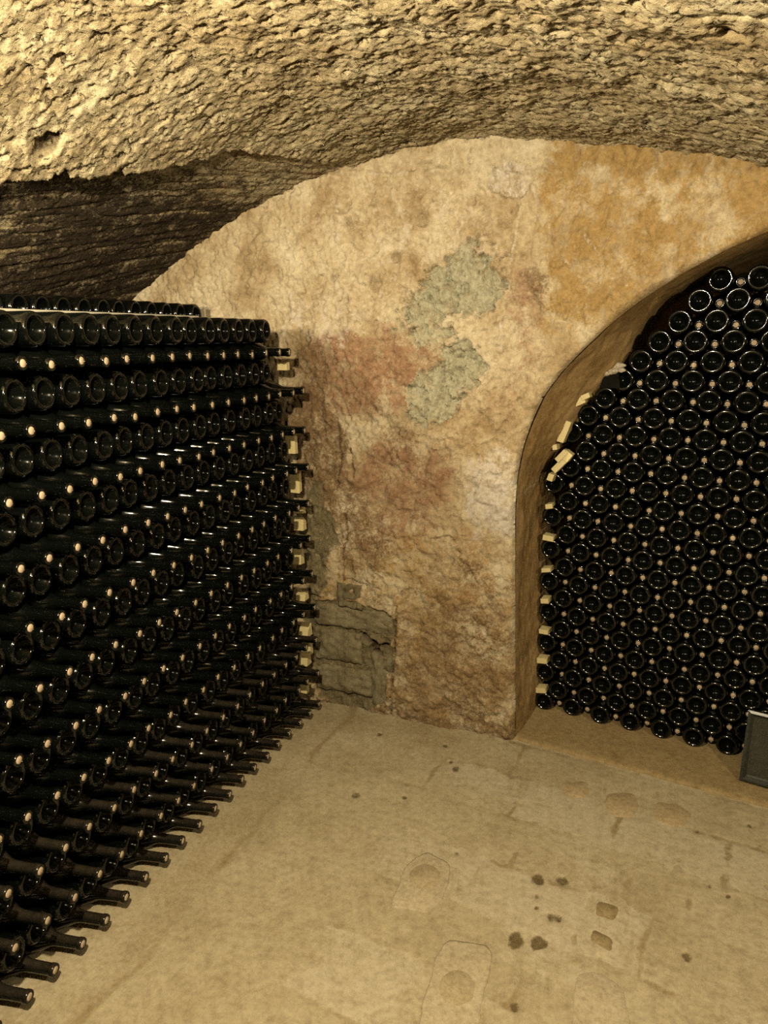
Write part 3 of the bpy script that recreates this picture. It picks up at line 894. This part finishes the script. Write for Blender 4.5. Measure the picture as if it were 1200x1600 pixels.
for i, b in enumerate(bottles):
    if i in single:
        g_me = ME_BD if b['dusty'] else (ME_BL if b['side'] == 'left' else ME_B)
        o = bpy.data.objects.new('wine_bottle', None if b['neck'] else g_me)
        col.objects.link(o)
        o.matrix_world = b['m']
        if b['neck']:
            o.empty_display_size = 0.02
            for nm_, me_ in (('glass', g_me), ('cork', ME_C)):
                c = bpy.data.objects.new(nm_, me_)
                col.objects.link(c)
                c.parent = o
        if b['side'] == 'left':
            if b['row'] == 11:
                lab = f"black glass bottle, base outward, {ORD[b['n']]} from picture's left in set-back top row"
            elif b['neck']:
                lab = f"black wine bottle showing cork, {ORD[b['n']]} from picture's left, {ORD[b['row'] + 1]} cork row up"
            else:
                lab = f"black wine bottle showing base, left stack, {ORD[b['n']]} from picture's left, {ORD[b['row'] + 1]} base row up"
            tag(o, lab, 'bottle', 'wine bottles in the left stack')
        else:
            lab = f"black wine bottle showing base in arched niche, {ORD[b['n']]} from niche's left, {ORD[b['row'] + 1]} row up"
            if b['neck']:
                lab = f"black wine bottle showing cork in arched niche, {ORD[b['n']]} from niche's left, {ORD[b['row'] + 1]} row up"
            tag(o, lab, 'bottle', 'wine bottles stacked in the arched niche')
    else:
        M = np.array(b['m'])
        V = BV @ M[:3, :3].T + M[:3, 3]
        SV.append(V)
        SF.append(BT + off)
        SM.append(np.where(BM == 0, 1 if b['dusty'] else 0, np.where((BM == 2) & (b['side'] == 'left'), 5, BM + 2)))
        off += len(V)
        if b['neck']:
            V = CV @ M[:3, :3].T + M[:3, 3]
            SV.append(V)
            SF.append(CT + off)
            SM.append(np.full(len(CT), 2))
            off += len(V)
LV, LF = lathe([(0.0, 0.02), (0.034, 0.0), (0.0434, 0.008), (0.0434, 0.135), (0.033, 0.18), (0.018, 0.21), (0.015, 0.30), (0.0, 0.30)], 14)
LT = tri_quads(LF)
for k in range(22):
    y = 2.50 - (k % 2) * PITCH_Y / 2
    while y > Y_NEAR:
        M = np.array(axis_matrix((-1.80, y, Z0 + ROW * k), (-CY, -SY, 0))) if k % 2 else np.array(axis_matrix((-2.16, y - 0.3 * SY, Z0 + ROW * k), (CY, SY, 0)))
        SV.append(LV @ M[:3, :3].T + M[:3, 3])
        SF.append(LT + off)
        SM.append(np.zeros(len(LT)))
        off += len(LV)
        y -= PITCH_Y
rest = link('wine_bottles', mesh_np('wine_bottles', np.concatenate(SV), np.concatenate(SF), [M_glass, M_dusty, M_cork, M_punt, M_heel, M_heel_dull], True, None, np.concatenate(SM)))
tag(rest, 'remaining black wine bottles farther back in the two stacks', 'bottles', None, 'stuff')

# ------------------------------------------------------------------ laths, wedges, crumbled mortar, framed board
def prism(name, w, d, h, mat, seed=0, taper=0.0, skew=0.0, bev=0.0018):
    """small sawn piece of wood: bevelled box, one end thinner (taper) and a slanting top (skew)"""
    import bmesh
    r = random.Random(seed)
    bm = bmesh.new()
    vs = []
    for z in (0, 1):
        for x, y in ((-1, -1), (1, -1), (1, 1), (-1, 1)):
            ww = w / 2 * (1 - taper * z)
            vs.append(bm.verts.new((x * ww + r.uniform(-.04, .04) * w, y * d / 2, z * h + skew * x * h * z + r.uniform(-.04, .04) * h)))
    for f in ((3, 2, 1, 0), (4, 5, 6, 7), (0, 1, 5, 4), (1, 2, 6, 5), (2, 3, 7, 6), (3, 0, 4, 7)):
        bm.faces.new([vs[i] for i in f])
    bmesh.ops.bevel(bm, geom=list(bm.edges), offset=bev, segments=2, affect='EDGES', profile=0.6)
    bmesh.ops.recalc_face_normals(bm, faces=list(bm.faces))
    me = bpy.data.meshes.new(name)
    bm.to_mesh(me)
    bm.free()
    me.materials.append(mat)
    return me


# long lath under the set-back top row, and the block that stops that row
lath = link('wooden_lath', prism('wooden_lath', 0.026, 2.20, 0.021, M_lath, 3), None, (-1.845, 1.40, Z0 + 21 * ROW + 0.0440))
tag(lath, 'long pale thin wooden lath under the set-back top row of bottles', 'lath')
blk = link('stop_block', prism('stop_block', 0.05, 0.035, 0.052, plain_mat('weathered_wood', (0.25, 0.20, 0.12), (0.36, 0.29, 0.18), 0.8, 40), 5), None, (-1.90, 2.622, Z0 + 21 * ROW + 0.0443))
tag(blk, 'greenish brown wooden block ending the top row of the left stack', 'block')

wl = [(2.505, 1.500, 0.024, 0.030, 0.0, 'uppermost pale yellow wood chip beside the far end of left stack'),
      (2.545, 1.165, 0.024, 0.085, 0.0, 'tall thin pale yellow wood strip near the top of stack end'),
      (2.568, 1.000, 0.026, 0.115, 0.1, 'longest pale yellow wood strip at the far end of left stack'),
      (2.590, 0.905, 0.030, 0.045, 0.5, 'pointed pale yellow wood wedge under the longest strip at stack end'),
      (2.592, 0.830, 0.034, 0.050, -0.5, 'pale yellow wood wedge with slanting top at mid height of stack end'),
      (2.560, 0.690, 0.036, 0.055, 0.5, 'pale triangular wood wedge at mid height by the grey wall'),
      (2.585, 0.520, 0.044, 0.030, 0.4, 'flat whitish wood wedge above the forked piece at stack end'),
      (2.600, 0.345, 0.050, 0.045, 0.6, 'broad pale yellow forked wood piece low at stack end'),
      (2.612, 0.255, 0.030, 0.060, 0.5, 'narrow upright wood wedge below the forked piece'),
      (2.585, 0.215, 0.045, 0.042, 0.5, 'squat pale yellow wood wedge near the floor at stack end'),
      (2.565, 0.090, 0.030, 0.050, 0.3, 'lowest brownish wood wedge at the foot of left stack')]
for i, (y, z, w, h, sk, lab) in enumerate(wl):
    me = prism('wood_wedge', w, 0.045, h, M_wood, i + 20, 0.35 if sk else 0.0, sk * 0.4)
    o = link('wood_wedge', me, None, (-1.452, y - 0.004, z))
    o.rotation_euler = (0, 0, math.radians(90))
    tag(o, lab, 'wedge', 'wood wedges at the end of the left stack')

wr = [(0.155, 1.362, 0.040, 0.028, 25, 'lower of two pale yellow wood pieces crossed high in the arched niche'),
      (0.176, 1.384, 0.034, 0.020, 25, 'upper of two pale yellow wood pieces crossed high in the arched niche'),
      (0.082, 1.214, 0.028, 0.088, -20, 'tallest pale yellow wood strip leaning beside the niche bottles'),
      (0.062, 1.178, 0.020, 0.022, 10, 'tiny pale wood chip just under the tallest strip'),
      (0.100, 1.142, 0.034, 0.036, -35, 'rightmost pale wood piece of the cluster above the lime streak'),
      (0.072, 1.135, 0.022, 0.055, -40, 'thin upper wood piece of the cluster above the lime streak'),
      (0.058, 1.092, 0.026, 0.075, -42, 'long slanting lower wood piece of the cluster in the niche'),
      (0.046, 1.052, 0.024, 0.030, -15, 'small lowest wood chip of the cluster in the niche')]
for i, (a, z, w, h, ang, lab) in enumerate(wr):
    o = link('wood_wedge', prism('wood_wedge', w, 0.04, h, M_wood, i + 50), None, NP(a, 0.262 - 0.004 * (i % 3), z))
    o.rotation_euler = (Matrix.Rotation(-TH, 3, 'Z') @ Matrix.Rotation(math.radians(-ang), 3, 'Y')).to_euler()
    tag(o, lab, 'wedge', 'wood wedges beside the niche bottles')
nm = ['uppermost', 'second', 'third', 'fourth', 'fifth', 'sixth', 'lowest']
for i, (z, w, h) in enumerate([(0.915, 0.030, 0.020), (0.778, 0.046, 0.022), (0.640, 0.040, 0.018), (0.500, 0.036, 0.022), (0.360, 0.042, 0.020), (0.222, 0.046, 0.024), (0.082, 0.046, 0.022)]):
    o = link('wood_wedge', prism('wood_wedge', w, 0.05, h, M_wood, i + 80), None, NP(0.040 + 0.004 * i * 0, 0.30, z + 0.012))
    o.rotation_euler = (Matrix.Rotation(-TH, 3, 'Z') @ Matrix.Rotation(math.radians(random.uniform(-14, 8)), 3, 'Y')).to_euler()
    tag(o, f"{nm[i]} small wood wedge of the column between bottles and niche reveal", 'wedge', 'small wedges up the niche reveal')


def crumb(name, r, seed, mat):
    import bmesh
    bm = bmesh.new()
    bmesh.ops.create_icosphere(bm, subdivisions=3, radius=1.0)
    P = np.array([v.co[:] for v in bm.verts])
    d = 1 + 0.5 * fbm(P * 1.3 + seed * 5.1, 4)
    for v, k in zip(bm.verts, d):
        v.co = Vector((v.co.x * r[0] * k, v.co.y * r[1] * k, v.co.z * r[2] * k))
    me = bpy.data.meshes.new(name)
    bm.to_mesh(me)
    bm.free()
    me.materials.append(mat)
    me.polygons.foreach_set('use_smooth', [True] * len(me.polygons))
    return me


for i, (a, d, z, r, lab) in enumerate([(0.235, 0.285, 1.482, (0.016, 0.016, 0.012), 'left pale crumb of mortar on the topmost wedged bottle'), (0.262, 0.285, 1.488, (0.022, 0.018, 0.012), 'largest pale crumb of mortar lying above the niche bottles'),
                                       (0.292, 0.282, 1.492, (0.016, 0.014, 0.009), 'right pale crumb of mortar lying above the niche bottles'), (0.272, 0.30, 1.508, (0.030, 0.02, 0.016), 'brown lump of mortar behind the pale crumbs in niche')]):
    tag(link('mortar_crumb', crumb('mortar_crumb', r, i + 1, M_mortar), None, NP(a, d, z)), lab, 'mortar', 'mortar crumbs above the niche bottles')
# flat dark stone wedged under the crumbs
o = link('dark_wedge', prism('dark_wedge', 0.075, 0.07, 0.052, M_black, 91, 0.25, 0.2), None, NP(0.252, 0.315, 1.425))
o.rotation_euler = (0, 0, -TH)
tag(o, 'dark wedge jammed beside the bottle under the mortar crumbs', 'wedge')


def framed_board(a, d, w, h, bar, lean, turn):
    """dark picture-type frame leaning back against the bottles"""
    root = bpy.data.objects.new('framed_board', None)
    col.objects.link(root)
    root.location = NP(a, d, 0.0125)
    root.rotation_euler = (Matrix.Rotation(-TH + turn, 3, 'Z') @ Matrix.Rotation(-lean, 3, 'X')).to_euler()
    t = 0.018

    def bar_mesh(x0, z0, x1, z1, horizontal):
        # mitred bar with a raised outer edge and a slanting inner side
        prof = [(0, 0), (0, -t), (bar * 0.35, -t - 0.003), (bar * 0.8, -t * 0.55), (bar, -t * 0.5), (bar, 0)]
        V, F = [], []
        for e in (0, 1):
            for p, y in prof:
                if horizontal:
                    s = 1 if z0 == 0 else -1
                    V.append((p if e == 0 else w - p, y, p if s > 0 else h - p))
                else:
                    s = 1 if x0 == 0 else -1
                    V.append((p if s > 0 else w - p, y, p if e == 0 else h - p))
        n = len(prof)
        for i in range(n):
            F.append((i, (i + 1) % n, n + (i + 1) % n, n + i))
        me = bpy.data.meshes.new('frame_bar')
        me.from_pydata(V, [], F + [tuple(range(n))[::-1], tuple(range(n, 2 * n))])
        me.materials.append(M_frame)
        import bmesh
        bm = bmesh.new()
        bm.from_mesh(me)
        bmesh.ops.recalc_face_normals(bm, faces=list(bm.faces))
        bm.to_mesh(me)
        bm.free()
        return me
    for args in ((0, 0, w, 0, True), (0, h, w, h, True), (0, 0, 0, h, False), (w, 0, w, h, False)):
        link('frame_bar', bar_mesh(*args), root)
    me = bpy.data.meshes.new('panel')
    x0, z0, x1, z1 = bar - 0.003, bar - 0.003, w - bar + 0.003, h - bar + 0.003
    V = [(x, y, z) for y in (-t * 0.42, -0.002) for x, z in ((x0, z0), (x1, z0), (x1, z1), (x0, z1))]
    me.from_pydata(V, [], [(0, 1, 2, 3), (7, 6, 5, 4), (1, 0, 4, 5), (2, 1, 5, 6), (3, 2, 6, 7), (0, 3, 7, 4)])
    me.materials.append(M_panel)
    link('panel', me, root)
    return root


fb = framed_board(0.846, 0.135, 0.40, 0.266, 0.026, math.radians(12), math.radians(-4))
tag(fb, 'dark framed board leaning against the bottles at the right edge', 'board')
